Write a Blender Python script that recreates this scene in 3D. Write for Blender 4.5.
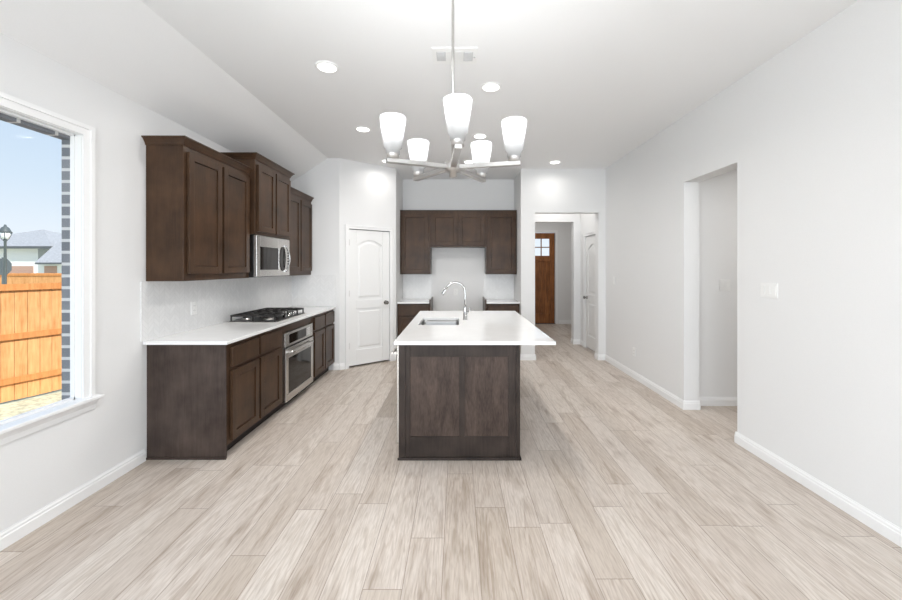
import bpy, bmesh, math, random
from mathutils import Matrix, Vector
random.seed(7)
PI = math.pi
for o in list(bpy.data.objects):
    bpy.data.objects.remove(o)
SC = bpy.context.scene
COL = SC.collection

# ------------------------------------------------------------------ camera
cam_d = bpy.data.cameras.new('camera')
cam_d.sensor_width = 36.0
cam_d.lens = 375.0 / 902.0 * 36.0
cam_d.shift_x = -6.5 / 902.0
cam_d.shift_y = -32.8 / 902.0
cam_d.clip_start = 0.05
cam_d.clip_end = 400
cam = bpy.data.objects.new('camera', cam_d)
cam.location = (0, 0, 1.48)
cam.rotation_euler = (PI/2, 0, 0)
COL.objects.link(cam)
SC.camera = cam

# ------------------------------------------------------------------ world, sun, fill lamps, exposure
world = bpy.data.worlds.new('world')
SC.world = world
world.use_nodes = True
wn = world.node_tree
wn.nodes.clear()
w_out = wn.nodes.new('ShaderNodeOutputWorld')
w_bg = wn.nodes.new('ShaderNodeBackground')
w_tc = wn.nodes.new('ShaderNodeTexCoord')
w_sep = wn.nodes.new('ShaderNodeSeparateXYZ')
w_ramp = wn.nodes.new('ShaderNodeValToRGB')
w_ramp.color_ramp.elements[0].position = 0.0
w_ramp.color_ramp.elements[0].color = (0.66, 0.70, 0.74, 1)
w_ramp.color_ramp.elements[1].position = 0.55
w_ramp.color_ramp.elements[1].color = (0.26, 0.40, 0.62, 1)
e = w_ramp.color_ramp.elements.new(0.16)
e.color = (0.50, 0.60, 0.70, 1)
wn.links.new(w_tc.outputs['Generated'], w_sep.inputs[0])
wn.links.new(w_sep.outputs['Z'], w_ramp.inputs[0])
wn.links.new(w_ramp.outputs[0], w_bg.inputs[0])
wn.links.new(w_bg.outputs[0], w_out.inputs[0])
w_bg.inputs[1].default_value = 1.10

def light(name, kind, loc, rot, energy, color=(1, 1, 1), size=None, size_y=None, spread=None, parent=None, angle=None):
    d = bpy.data.lights.new(name, kind)
    d.energy = energy
    d.color = color
    if kind == 'AREA':
        if size_y is None:
            d.shape = 'DISK'
        else:
            d.shape = 'RECTANGLE'
            d.size_y = size_y
        d.size = size
        if spread:
            d.spread = math.radians(spread)
    elif kind == 'SUN':
        d.angle = angle
    else:
        d.shadow_soft_size = size
    o = bpy.data.objects.new(name, d)
    o.location = loc
    o.rotation_euler = rot
    o.parent = parent
    COL.objects.link(o)
    return o

sun = light('sun', 'SUN', (0, 0, 20), Vector((-0.62, 0.36, -0.66)).to_track_quat('-Z', 'Y').to_euler(), 3.9,
            (1.0, 0.95, 0.88), angle=0.02)
XL_W = -2.37
# added fill for patio-door daylight behind the camera, tilted up to brighten the ceiling
light('patio_daylight_fill', 'AREA', (0.0, -3.25, 1.55), (PI/2+0.42, 0, 0), 150, (0.88, 0.945, 1.0), 4.2, 2.6)
# unseen fill lamps added for the right wall, dining end, side hall, vestibule and foyer
light('side_fill', 'AREA', (XL_W, -1.5, 1.5), (PI/2, 0, -PI/2), 46, (0.90, 0.955, 1.0), 2.0, 1.6)  # no window in the wall here; added to brighten the right wall
light('dining_overhead_fill', 'AREA', (0.0, -0.9, 3.0), (0, 0, 0), 16, (0.95, 0.98, 1.0), 2.4, 2.4)  # broad overhead fill, added without a fixture
light('side_hall_fill', 'AREA', (3.6, 3.0, 2.68), (0, 0, 0), 14, (1.0, 0.97, 0.93), 0.4)
light('vestibule_fill', 'AREA', (1.75, 6.65, 3.0), (0, 0, 0), 6, (1.0, 0.98, 0.95), 0.3)
light('foyer_fill', 'AREA', (2.1, 8.5, 3.0), (0, 0, 0), 9, (1.0, 0.97, 0.93), 0.3)

vs = SC.view_settings
SC.display_settings.display_device = 'sRGB'
vs.view_transform = 'Standard'
vs.look = 'None'
vs.gamma = 1
vs.use_curve_mapping = False
vs.exposure = 0.34

# ------------------------------------------------------------------ materials
def nmat(name):
    m = bpy.data.materials.new(name)
    m.use_nodes = True
    nt = m.node_tree
    return m, nt, nt.nodes['Principled BSDF']

def lin(c):
    return tuple(((v/255)/12.92 if v/255 <= 0.04045 else ((v/255+0.055)/1.055)**2.4) for v in c) + (1,)

def N(nt, kind, **kw):
    n = nt.nodes.new(kind)
    for k, v in kw.items():
        setattr(n, k, v)
    return n

def math_n(nt, op, a, b=None):
    n = nt.nodes.new('ShaderNodeMath')
    n.operation = op
    for i, v in enumerate((a, b)):
        if v is None:
            continue
        if isinstance(v, (int, float)):
            n.inputs[i].default_value = v
        else:
            nt.links.new(v, n.inputs[i])
    return n.outputs[0]

def plain(name, col, rough=0.6, metal=0.0, noise=0.0, nscale=40, bump=0.0, coat=0.0, stretch=(1, 1, 1), spec=0.5):
    m, nt, p = nmat(name)
    p.inputs['Roughness'].default_value = rough
    p.inputs['Metallic'].default_value = metal
    p.inputs['Coat Weight'].default_value = coat
    p.inputs['Specular IOR Level'].default_value = spec
    tc = N(nt, 'ShaderNodeTexCoord')
    mp = N(nt, 'ShaderNodeMapping')
    mp.inputs['Scale'].default_value = stretch
    nt.links.new(tc.outputs['Object'], mp.inputs[0])
    nz = N(nt, 'ShaderNodeTexNoise')
    nz.inputs['Scale'].default_value = nscale
    nz.inputs['Detail'].default_value = 4
    nt.links.new(mp.outputs[0], nz.inputs[0])
    rp = N(nt, 'ShaderNodeValToRGB')
    rp.color_ramp.elements[0].position = 0.3
    rp.color_ramp.elements[1].position = 0.7
    rp.color_ramp.elements[0].color = tuple(c*(1-noise) for c in col[:3]) + (1,)
    rp.color_ramp.elements[1].color = tuple(min(1, c*(1+noise)) for c in col[:3]) + (1,)
    nt.links.new(nz.outputs[0], rp.inputs[0])
    nt.links.new(rp.outputs[0], p.inputs['Base Color'])
    if bump:
        b = N(nt, 'ShaderNodeBump')
        b.inputs['Strength'].default_value = bump
        b.inputs['Distance'].default_value = 0.002
        nt.links.new(nz.outputs[0], b.inputs['Height'])
        nt.links.new(b.outputs[0], p.inputs['Normal'])
    return m

def wood(name, c1, c2, rough=0.38, axis='z', fine=90, coat=0.04, contrast=(0.35, 0.68), blotch=False, st=0.09):
    m, nt, p = nmat(name)
    p.inputs['Roughness'].default_value = rough
    p.inputs['Coat Weight'].default_value = coat
    p.inputs['Coat Roughness'].default_value = 0.3
    p.inputs['Specular IOR Level'].default_value = 0.20
    tc = N(nt, 'ShaderNodeTexCoord')
    mp = N(nt, 'ShaderNodeMapping')
    s = {'z': (1, 1, st), 'x': (st, 1, 1), 'y': (1, st, 1)}[axis]
    mp.inputs['Scale'].default_value = s
    nt.links.new(tc.outputs['Object'], mp.inputs[0])
    n1 = N(nt, 'ShaderNodeTexNoise')
    n1.inputs['Scale'].default_value = 11
    n1.inputs['Detail'].default_value = 6
    n1.inputs['Distortion'].default_value = 1.6
    n2 = N(nt, 'ShaderNodeTexNoise')
    n2.inputs['Scale'].default_value = fine
    n2.inputs['Detail'].default_value = 3
    n3 = N(nt, 'ShaderNodeTexNoise')
    n3.inputs['Scale'].default_value = 5.0
    n3.inputs['Detail'].default_value = 5
    nt.links.new(mp.outputs[0], n1.inputs[0])
    nt.links.new(mp.outputs[0], n2.inputs[0])
    nt.links.new(tc.outputs['Object'], n3.inputs[0])
    a = math_n(nt, 'MULTIPLY', n1.outputs[0], 0.22 if blotch else 0.45)
    b = math_n(nt, 'MULTIPLY', n2.outputs[0], 0.20 if blotch else 0.35)
    c = math_n(nt, 'MULTIPLY', n3.outputs[0], 0.58 if blotch else 0.20)
    t = math_n(nt, 'ADD', math_n(nt, 'ADD', a, b), c)
    rp = N(nt, 'ShaderNodeValToRGB')
    rp.color_ramp.elements[0].position = contrast[0]
    rp.color_ramp.elements[1].position = contrast[1]
    rp.color_ramp.elements[0].color = c1
    rp.color_ramp.elements[1].color = c2
    nt.links.new(t, rp.inputs[0])
    nt.links.new(rp.outputs[0], p.inputs['Base Color'])
    bp = N(nt, 'ShaderNodeBump')
    bp.inputs['Strength'].default_value = 0.08
    bp.inputs['Distance'].default_value = 0.001
    nt.links.new(t, bp.inputs['Height'])
    nt.links.new(bp.outputs[0], p.inputs['Normal'])
    return m

def floor_mat():
    m, nt, p = nmat('oak_planks')
    g = N(nt, 'ShaderNodeNewGeometry')
    sp = N(nt, 'ShaderNodeSeparateXYZ')
    nt.links.new(g.outputs['Position'], sp.inputs[0])
    pw, L = 0.182, 1.25
    u = math_n(nt, 'DIVIDE', math_n(nt, 'ADD', sp.outputs['X'], 0.0725 + pw*40), pw)
    row = math_n(nt, 'FLOOR', u)
    fu = math_n(nt, 'FRACT', u)
    wn1 = N(nt, 'ShaderNodeTexWhiteNoise', noise_dimensions='1D')
    nt.links.new(row, wn1.inputs['W'])
    v = math_n(nt, 'DIVIDE', math_n(nt, 'ADD', sp.outputs['Y'], math_n(nt, 'ADD', math_n(nt, 'MULTIPLY', wn1.outputs[0], 7.3), 30.0)), L)
    colm = math_n(nt, 'FLOOR', v)
    fv = math_n(nt, 'FRACT', v)
    cmb = N(nt, 'ShaderNodeCombineXYZ')
    nt.links.new(row, cmb.inputs[0])
    nt.links.new(colm, cmb.inputs[1])
    wn2 = N(nt, 'ShaderNodeTexWhiteNoise', noise_dimensions='2D')
    nt.links.new(cmb.outputs[0], wn2.inputs['Vector'])
    pid = wn2.outputs['Value']
    # grain, shifted per plank
    gx = math_n(nt, 'ADD', math_n(nt, 'MULTIPLY', sp.outputs['X'], 1.0), math_n(nt, 'MULTIPLY', pid, 37.0))
    gy = math_n(nt, 'ADD', math_n(nt, 'MULTIPLY', sp.outputs['Y'], 0.085), math_n(nt, 'MULTIPLY', pid, 11.0))
    gv = N(nt, 'ShaderNodeCombineXYZ')
    nt.links.new(gx, gv.inputs[0])
    nt.links.new(gy, gv.inputs[1])
    n1 = N(nt, 'ShaderNodeTexNoise')
    n1.inputs['Scale'].default_value = 12
    n1.inputs['Detail'].default_value = 5
    n1.inputs['Distortion'].default_value = 1.2
    n2 = N(nt, 'ShaderNodeTexNoise')
    n2.inputs['Scale'].default_value = 120
    n2.inputs['Detail'].default_value = 4
    n2.inputs['Distortion'].default_value = 0.6
    nt.links.new(gv.outputs[0], n1.inputs[0])
    nt.links.new(gv.outputs[0], n2.inputs[0])
    gy3 = math_n(nt, 'ADD', math_n(nt, 'MULTIPLY', sp.outputs['Y'], 0.22), math_n(nt, 'MULTIPLY', pid, 5.0))
    gv3 = N(nt, 'ShaderNodeCombineXYZ')
    nt.links.new(gx, gv3.inputs[0])
    nt.links.new(gy3, gv3.inputs[1])
    n3 = N(nt, 'ShaderNodeTexNoise')
    n3.inputs['Scale'].default_value = 8
    n3.inputs['Detail'].default_value = 3
    nt.links.new(gv3.outputs[0], n3.inputs[0])
    rp = N(nt, 'ShaderNodeValToRGB')
    cr = rp.color_ramp
    cr.elements[0].position = 0.0
    cr.elements[0].color = lin((192, 180, 168))
    cr.elements[1].position = 1.0
    cr.elements[1].color = lin((211, 202, 193))
    e2 = cr.elements.new(0.35); e2.color = lin((199, 188, 178))
    e3 = cr.elements.new(0.7); e3.color = lin((208, 198, 189))
    nt.links.new(pid, rp.inputs[0])
    r2 = N(nt, 'ShaderNodeValToRGB')
    r2.color_ramp.elements[0].position = 0.28
    r2.color_ramp.elements[0].color = (0.76, 0.72, 0.68, 1)
    r2.color_ramp.elements[1].position = 0.45
    r2.color_ramp.elements[1].color = (1, 1, 1, 1)
    nt.links.new(n1.outputs[0], r2.inputs[0])
    r3 = N(nt, 'ShaderNodeValToRGB')
    r3.color_ramp.elements[0].position = 0.32
    r3.color_ramp.elements[0].color = (0.83, 0.81, 0.79, 1)
    r3.color_ramp.elements[1].position = 0.6
    r3.color_ramp.elements[1].color = (1.03, 1.03, 1.03, 1)
    nt.links.new(n2.outputs[0], r3.inputs[0])
    r4 = N(nt, 'ShaderNodeValToRGB')
    r4.color_ramp.elements[0].position = 0.28
    r4.color_ramp.elements[0].color = (0.72, 0.68, 0.64, 1)
    r4.color_ramp.elements[1].position = 0.43
    r4.color_ramp.elements[1].color = (1, 1, 1, 1)
    nt.links.new(n3.outputs[0], r4.inputs[0])
    def mul(a, b):
        x = N(nt, 'ShaderNodeMix', data_type='RGBA', blend_type='MULTIPLY')
        x.inputs[0].default_value = 1
        nt.links.new(a, x.inputs[6]); nt.links.new(b, x.inputs[7])
        return x.outputs[2]
    c = mul(mul(mul(rp.outputs[0], r2.outputs[0]), r3.outputs[0]), r4.outputs[0])
    # cathedral arches along each plank
    du = math_n(nt, 'SUBTRACT', fu, 0.5)
    arch = math_n(nt, 'MULTIPLY', math_n(nt, 'MULTIPLY', du, du), 26.0)
    ph = math_n(nt, 'ADD', math_n(nt, 'ADD', math_n(nt, 'MULTIPLY', sp.outputs['Y'], 5.0), arch), math_n(nt, 'ADD', math_n(nt, 'MULTIPLY', pid, 19.0), math_n(nt, 'MULTIPLY', n1.outputs[0], 9.0)))
    wv = math_n(nt, 'ADD', math_n(nt, 'MULTIPLY', math_n(nt, 'SINE', math_n(nt, 'MULTIPLY', ph, 3.0)), 0.5), 0.5)
    wv = math_n(nt, 'MULTIPLY', wv, math_n(nt, 'GREATER_THAN', wn2.outputs['Color'], 0.3))
    r5 = N(nt, 'ShaderNodeValToRGB')
    r5.color_ramp.elements[0].position = 0.55
    r5.color_ramp.elements[0].color = (1, 1, 1, 1)
    r5.color_ramp.elements[1].position = 1.0
    r5.color_ramp.elements[1].color = (0.885, 0.86, 0.835, 1)
    nt.links.new(wv, r5.inputs[0])
    c = mul(c, r5.outputs[0])
    # seams
    eu = math_n(nt, 'MINIMUM', fu, math_n(nt, 'SUBTRACT', 1.0, fu))
    ev = math_n(nt, 'MINIMUM', fv, math_n(nt, 'SUBTRACT', 1.0, fv))
    su = math_n(nt, 'LESS_THAN', eu, 0.011)
    sv = math_n(nt, 'LESS_THAN', ev, 0.0017)
    seam = math_n(nt, 'MAXIMUM', su, sv)
    mx = N(nt, 'ShaderNodeMix', data_type='RGBA')
    nt.links.new(math_n(nt, 'MULTIPLY', seam, 0.6), mx.inputs[0])
    nt.links.new(c, mx.inputs[6])
    mx.inputs[7].default_value = lin((120, 104, 90))
    nt.links.new(mx.outputs[2], p.inputs['Base Color'])
    p.inputs['Roughness'].default_value = 0.42
    p.inputs['Specular IOR Level'].default_value = 0.4
    bp = N(nt, 'ShaderNodeBump')
    bp.inputs['Strength'].default_value = 0.10
    bp.inputs['Distance'].default_value = 0.002
    nt.links.new(math_n(nt, 'SUBTRACT', n2.outputs[0], seam), bp.inputs['Height'])
    nt.links.new(bp.outputs[0], p.inputs['Normal'])
    return m

def tile_mat():
    m, nt, p = nmat('herringbone_tile')
    g = N(nt, 'ShaderNodeNewGeometry')
    sp = N(nt, 'ShaderNodeSeparateXYZ')
    nt.links.new(g.outputs['Position'], sp.inputs[0])
    s = math_n(nt, 'ADD', math_n(nt, 'ADD', sp.outputs['X'], sp.outputs['Y']), 10)
    tri = math_n(nt, 'PINGPONG', s, 0.055)
    t = math_n(nt, 'FRACT', math_n(nt, 'DIVIDE', math_n(nt, 'ADD', sp.outputs['Z'], tri), 0.042))
    l1 = math_n(nt, 'LESS_THAN', t, 0.09)
    q = math_n(nt, 'FRACT', math_n(nt, 'DIVIDE', s, 0.055))
    l2 = math_n(nt, 'LESS_THAN', q, 0.05)
    gr = math_n(nt, 'MAXIMUM', l1, l2)
    row = math_n(nt, 'FLOOR', math_n(nt, 'DIVIDE', math_n(nt, 'ADD', sp.outputs['Z'], tri), 0.042))
    cl = math_n(nt, 'FLOOR', math_n(nt, 'DIVIDE', s, 0.055))
    cmb = N(nt, 'ShaderNodeCombineXYZ')
    nt.links.new(row, cmb.inputs[0]); nt.links.new(cl, cmb.inputs[1])
    wnn = N(nt, 'ShaderNodeTexWhiteNoise', noise_dimensions='2D')
    nt.links.new(cmb.outputs[0], wnn.inputs['Vector'])
    a = N(nt, 'ShaderNodeMix', data_type='RGBA')
    nt.links.new(wnn.outputs[0], a.inputs[0])
    a.inputs[6].default_value = (0.785, 0.785, 0.785, 1)
    a.inputs[7].default_value = (0.83, 0.83, 0.83, 1)
    mx = N(nt, 'ShaderNodeMix', data_type='RGBA')
    nt.links.new(gr, mx.inputs[0])
    nt.links.new(a.outputs[2], mx.inputs[6])
    mx.inputs[7].default_value = (0.75, 0.75, 0.75, 1)
    nt.links.new(mx.outputs[2], p.inputs['Base Color'])
    p.inputs['Roughness'].default_value = 0.25
    bp = N(nt, 'ShaderNodeBump')
    bp.inputs['Strength'].default_value = 0.3
    bp.inputs['Distance'].default_value = 0.001
    nt.links.new(math_n(nt, 'SUBTRACT', wnn.outputs[0], gr), bp.inputs['Height'])
    nt.links.new(bp.outputs[0], p.inputs['Normal'])
    return m

def brick_mat(name, c1, c2, mortar, bw=0.2, bh=0.075, ms=0.010):
    m, nt, p = nmat(name)
    g = N(nt, 'ShaderNodeNewGeometry')
    sp = N(nt, 'ShaderNodeSeparateXYZ')
    nt.links.new(g.outputs['Position'], sp.inputs[0])
    cmb = N(nt, 'ShaderNodeCombineXYZ')
    nt.links.new(sp.outputs['Y'], cmb.inputs[0])
    nt.links.new(sp.outputs['Z'], cmb.inputs[1])
    b = N(nt, 'ShaderNodeTexBrick')
    b.inputs['Scale'].default_value = 1
    b.inputs['Brick Width'].default_value = bw
    b.inputs['Row Height'].default_value = bh
    b.inputs['Mortar Size'].default_value = ms
    b.inputs['Color1'].default_value = c1
    b.inputs['Color2'].default_value = c2
    b.inputs['Mortar'].default_value = mortar
    nt.links.new(cmb.outputs[0], b.inputs[0])
    nt.links.new(b.outputs[0], p.inputs['Base Color'])
    p.inputs['Roughness'].default_value = 0.9
    return m

def glass_mat(name, tint=(1, 1, 1, 1), gloss=0.06):
    m = bpy.data.materials.new(name)
    m.use_nodes = True
    nt = m.node_tree
    nt.nodes.clear()
    out = N(nt, 'ShaderNodeOutputMaterial')
    tr = N(nt, 'ShaderNodeBsdfTransparent')
    tr.inputs[0].default_value = tint
    gl = N(nt, 'ShaderNodeBsdfGlossy')
    gl.inputs['Roughness'].default_value = 0.02
    fr = N(nt, 'ShaderNodeLayerWeight')
    fr.inputs['Blend'].default_value = 0.12
    mx = N(nt, 'ShaderNodeMixShader')
    nt.links.new(math_n(nt, 'MULTIPLY', fr.outputs['Facing'], gloss*2), mx.inputs[0])
    nt.links.new(tr.outputs[0], mx.inputs[1])
    nt.links.new(gl.outputs[0], mx.inputs[2])
    nt.links.new(mx.outputs[0], out.inputs[0])
    return m

def emit(name, col, s):
    m = bpy.data.materials.new(name)
    m.use_nodes = True
    nt = m.node_tree
    nt.nodes.clear()
    out = N(nt, 'ShaderNodeOutputMaterial')
    em = N(nt, 'ShaderNodeEmission')
    em.inputs[0].default_value = col
    em.inputs[1].default_value = s
    nt.links.new(em.outputs[0], out.inputs[0])
    return m

def shade_mat():
    m = bpy.data.materials.new('frosted_shade_glass')
    m.use_nodes = True
    nt = m.node_tree
    nt.nodes.clear()
    out = N(nt, 'ShaderNodeOutputMaterial')
    tl = N(nt, 'ShaderNodeBsdfTranslucent')
    tl.inputs[0].default_value = (0.42, 0.42, 0.42, 1)
    df = N(nt, 'ShaderNodeBsdfDiffuse')
    df.inputs[0].default_value = (0.60, 0.60, 0.60, 1)
    tp = N(nt, 'ShaderNodeBsdfTransparent')
    m1 = N(nt, 'ShaderNodeMixShader'); m1.inputs[0].default_value = 0.5
    m2 = N(nt, 'ShaderNodeMixShader'); m2.inputs[0].default_value = 0.12
    nt.links.new(tl.outputs[0], m1.inputs[1]); nt.links.new(df.outputs[0], m1.inputs[2])
    nt.links.new(m1.outputs[0], m2.inputs[1]); nt.links.new(tp.outputs[0], m2.inputs[2])
    nt.links.new(m2.outputs[0], out.inputs[0])
    return m

M = {}
M['wall'] = plain('wall_paint', (0.80, 0.80, 0.80), 0.75, noise=0.01, nscale=160, bump=0.12)
M['ceiling'] = plain('ceiling_paint', (0.85, 0.85, 0.85), 0.85, noise=0.01, nscale=160, bump=0.12)
M['trim'] = plain('trim_paint', (0.87, 0.87, 0.87), 0.35, noise=0.006)
M['door'] = plain('white_door_paint', (0.86, 0.86, 0.855), 0.4, noise=0.006)
M['vinyl'] = plain('white_vinyl', (0.88, 0.88, 0.88), 0.4, noise=0.005)
M['cab'] = wood('stained_maple', lin((52, 38, 28)), lin((84, 62, 46)), 0.30, blotch=True)
M['cab_h'] = wood('stained_maple_across', lin((50, 36, 27)), lin((79, 58, 44)), 0.30, axis='y', blotch=True)
M['oak'] = wood('stained_oak_panel', lin((54, 44, 39)), lin((88, 74, 67)), 0.42, fine=110, contrast=(0.38, 0.64), st=0.22)
M['island'] = wood('island_dark_stain', lin((40, 34, 31)), lin((68, 58, 53)), 0.38, blotch=True)
M['endp'] = wood('end_panel_stain', lin((54, 45, 41)), lin((86, 74, 68)), 0.32, blotch=True)
M['kick'] = plain('toe_kick_wood', lin((38, 31, 28)), 0.6, noise=0.1)
M['quartz'] = plain('white_quartz', (0.87, 0.868, 0.865), 0.12, noise=0.02, nscale=9, coat=0.3)
M['tile'] = tile_mat()
M['steel'] = plain('brushed_steel', (0.60, 0.585, 0.565), 0.27, 1.0, noise=0.05, nscale=60, stretch=(1, 1, 12))
M['nickel'] = plain('brushed_nickel', (0.46, 0.445, 0.43), 0.3, 1.0, noise=0.03)
M['satin'] = plain('satin_nickel', (0.55, 0.54, 0.53), 0.45, 1.0, noise=0.03)
M['chrome'] = plain('polished_chrome', (0.52, 0.52, 0.52), 0.12, 1.0, noise=0.01)
M['black'] = plain('black_enamel', (0.014, 0.013, 0.013), 0.3, noise=0.05)
M['iron'] = plain('cast_iron', (0.020, 0.018, 0.017), 0.5, noise=0.2, nscale=200, bump=0.1)
M['darkglass'] = plain('dark_glass', (0.012, 0.010, 0.009), 0.06, noise=0.02, spec=0.35)
M['plate'] = plain('white_plastic', (0.86, 0.86, 0.85), 0.35, noise=0.004)
M['grey_plastic'] = plain('grey_plastic', (0.60, 0.60, 0.60), 0.5, noise=0.02)
M['hole'] = plain('dark_slot', (0.05, 0.05, 0.05), 0.7, noise=0.02)
M['oakdoor'] = wood('stained_knotty_wood', lin((84, 50, 27)), lin((168, 110, 66)), 0.4, contrast=(0.32, 0.66), fine=60)
M['glass'] = glass_mat('clear_glass', gloss=0.015)
M['knob'] = plain('satin_dark_nickel', (0.26, 0.25, 0.24), 0.25, 1.0, noise=0.02)
M['basin'] = plain('sink_steel', (0.36, 0.36, 0.36), 0.3, 1.0, noise=0.03)
M['shade'] = shade_mat()
M['bulb'] = emit('bulb_glow', (1, 0.97, 0.93, 1), 2.6)
M['lens'] = emit('downlight_lens', (1, 0.98, 0.95, 1), 3.0)
M['fence'] = wood('cedar_pickets', lin((205, 142, 88)), lin((242, 190, 132)), 0.8, fine=40, coat=0.0)
M['fence_rail'] = wood('cedar_rail', lin((198, 128, 74)), lin((228, 164, 104)), 0.8, fine=40, coat=0.0)
M['grass'] = plain('dry_grass', (0.60, 0.62, 0.46), 0.95, noise=0.35, nscale=14, bump=0.5)
M['brick'] = brick_mat('grey_brick', (0.17, 0.18, 0.20, 1), (0.24, 0.25, 0.27, 1), (0.60, 0.60, 0.60, 1))
M['redbrick'] = brick_mat('red_brick', (0.45, 0.22, 0.16, 1), (0.5, 0.28, 0.2, 1), (0.6, 0.55, 0.5, 1))
M['stucco'] = plain('white_siding', (0.90, 0.90, 0.88), 0.8, noise=0.03)
M['roof'] = plain('grey_shingles', (0.40, 0.41, 0.42), 0.9, noise=0.22, nscale=7, stretch=(1, 1, 3))
M['fascia'] = plain('dark_fascia', (0.12, 0.13, 0.14), 0.7, noise=0.05)
M['post'] = plain('dark_green_metal', (0.10, 0.12, 0.125), 0.5, noise=0.1)
M['signback'] = plain('grey_sign_back', (0.14, 0.16, 0.17), 0.5, noise=0.05)
M['lampglass'] = plain('frosted_lantern_glass', (0.85, 0.88, 0.9), 0.3, noise=0.02)

# ------------------------------------------------------------------ helpers
def box(bm, x0, x1, y0, y1, z0, z1):
    if x0 > x1: x0, x1 = x1, x0
    if y0 > y1: y0, y1 = y1, y0
    if z0 > z1: z0, z1 = z1, z0
    v = [bm.verts.new(p) for p in ((x0, y0, z0), (x1, y0, z0), (x1, y1, z0), (x0, y1, z0),
                                   (x0, y0, z1), (x1, y0, z1), (x1, y1, z1), (x0, y1, z1))]
    for f in ((0, 3, 2, 1), (4, 5, 6, 7), (0, 1, 5, 4), (1, 2, 6, 5), (2, 3, 7, 6), (3, 0, 4, 7)):
        bm.faces.new([v[i] for i in f])

def prism(bm, pts, f0, f1):
    """pts: 2D outline; f0/f1 map (u, v) to the two end faces"""
    a = [bm.verts.new(f0(*p)) for p in pts]
    b = [bm.verts.new(f1(*p)) for p in pts]
    n = len(pts)
    fs = [bm.faces.new(a), bm.faces.new(b[::-1])]
    for i in range(n):
        fs.append(bm.faces.new((a[i], b[i], b[(i+1) % n], a[(i+1) % n])))
    bmesh.ops.recalc_face_normals(bm, faces=fs)

def lathe(bm, prof, center, axis='z', seg=24, cap=True, mat=None):
    """prof: list of (radius, height)"""
    cx, cy, cz = center
    rings = []
    for r, h in prof:
        ring = []
        for k in range(seg):
            a = 2*PI*k/seg
            c, s = r*math.cos(a), r*math.sin(a)
            p = {'z': (cx+c, cy+s, cz+h), 'x': (cx+h, cy+c, cz+s), 'y': (cx+c, cy+h, cz+s)}[axis]
            if mat is not None:
                p = mat @ Vector((c, s, h)) + Vector(center)
            ring.append(bm.verts.new(p))
        rings.append(ring)
    fs = []
    for i in range(len(rings)-1):
        for k in range(seg):
            fs.append(bm.faces.new((rings[i][k], rings[i][(k+1) % seg], rings[i+1][(k+1) % seg], rings[i+1][k])))
    if cap:
        fs.append(bm.faces.new(rings[0][::-1]))
        fs.append(bm.faces.new(rings[-1]))
    bmesh.ops.recalc_face_normals(bm, faces=fs)
    for f in fs:
        if len(f.verts) == 4:
            f.smooth = True

def tube(bm, pts, r, seg=10):
    pts = [Vector(p) for p in pts]
    rings = []
    prev = None
    for i, p in enumerate(pts):
        if i == 0: d = pts[1]-pts[0]
        elif i == len(pts)-1: d = pts[-1]-pts[-2]
        else: d = (pts[i+1]-pts[i-1])
        d.normalize()
        if prev is None:
            up = Vector((0, 0, 1)) if abs(d.z) < 0.9 else Vector((1, 0, 0))
            s = d.cross(up).normalized()
        else:
            s = (prev - d*prev.dot(d)).normalized()
        prev = s
        t = d.cross(s)
        rr = r[i] if isinstance(r, (list, tuple)) else r
        rings.append([bm.verts.new(p + s*rr*math.cos(2*PI*k/seg) + t*rr*math.sin(2*PI*k/seg)) for k in range(seg)])
    fs = []
    for i in range(len(rings)-1):
        for k in range(seg):
            fs.append(bm.faces.new((rings[i][k], rings[i][(k+1) % seg], rings[i+1][(k+1) % seg], rings[i+1][k])))
    for f in fs: f.smooth = True
    fs.append(bm.faces.new(rings[0][::-1])); fs.append(bm.faces.new(rings[-1]))
    bmesh.ops.recalc_face_normals(bm, faces=fs)

def wmat(o):
    m = Matrix.Identity(4)
    while o is not None:
        m = (Matrix.Translation(o.location) @ o.rotation_euler.to_matrix().to_4x4()) @ m
        o = o.parent
    return m

def BM():
    return bmesh.new()

def obj(name, bm, mat, parent=None, bevel=0.0, local=False, origin=True, label=None):
    """link bm as one mesh object. bm is in world coordinates unless local (then in the parent's space)"""
    me = bpy.data.meshes.new(name)
    o = bpy.data.objects.new(name, me)
    if parent is not None:
        if not local:
            bm.transform(wmat(parent).inverted())
    elif origin and len(bm.verts):
        xs = [v.co.x for v in bm.verts]; ys = [v.co.y for v in bm.verts]; zs = [v.co.z for v in bm.verts]
        c = Vector(((min(xs)+max(xs))/2, (min(ys)+max(ys))/2, min(zs)))
        bm.transform(Matrix.Translation(-c))
        o.location = c
    bm.to_mesh(me)
    bm.free()
    me.materials.append(M[mat] if isinstance(mat, str) else mat)
    o.parent = parent
    COL.objects.link(o)
    if bevel:
        md = o.modifiers.new('bevel', 'BEVEL')
        md.width = bevel
        md.segments = 2
        md.limit_method = 'ANGLE'
    if label:
        o['label'] = label
    return o

def thing(name, label, cat, loc=(0, 0, 0), rotz=0.0, group=None):
    o = bpy.data.objects.new(name, None)
    o.location = loc
    o.rotation_euler = (0, 0, rotz)
    o.empty_display_size = 0.1
    COL.objects.link(o)
    o['label'] = label
    o['category'] = cat
    if group: o['group'] = group
    return o

def tag(o, label, cat, group=None):
    o['label'] = label
    o['category'] = cat
    if group: o['group'] = group
    return o

def struct(o):
    o['kind'] = 'structure'
    return o

def sbox(name, mat, *boxes, bevel=0.0, parent=None):
    bm = BM()
    for b in boxes:
        box(bm, *b)
    o = obj(name, bm, mat, parent, bevel=bevel, origin=False)
    if parent is None:
        struct(o)
    return o

def dup(root, loc, label):
    r = root.copy(); COL.objects.link(r); r.location = loc
    r['label'] = label
    for ch in list(root.children):
        c = ch.copy(); COL.objects.link(c); c.parent = r
        for g in list(ch.children):
            d = g.copy(); COL.objects.link(d); d.parent = c
    return r

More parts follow.
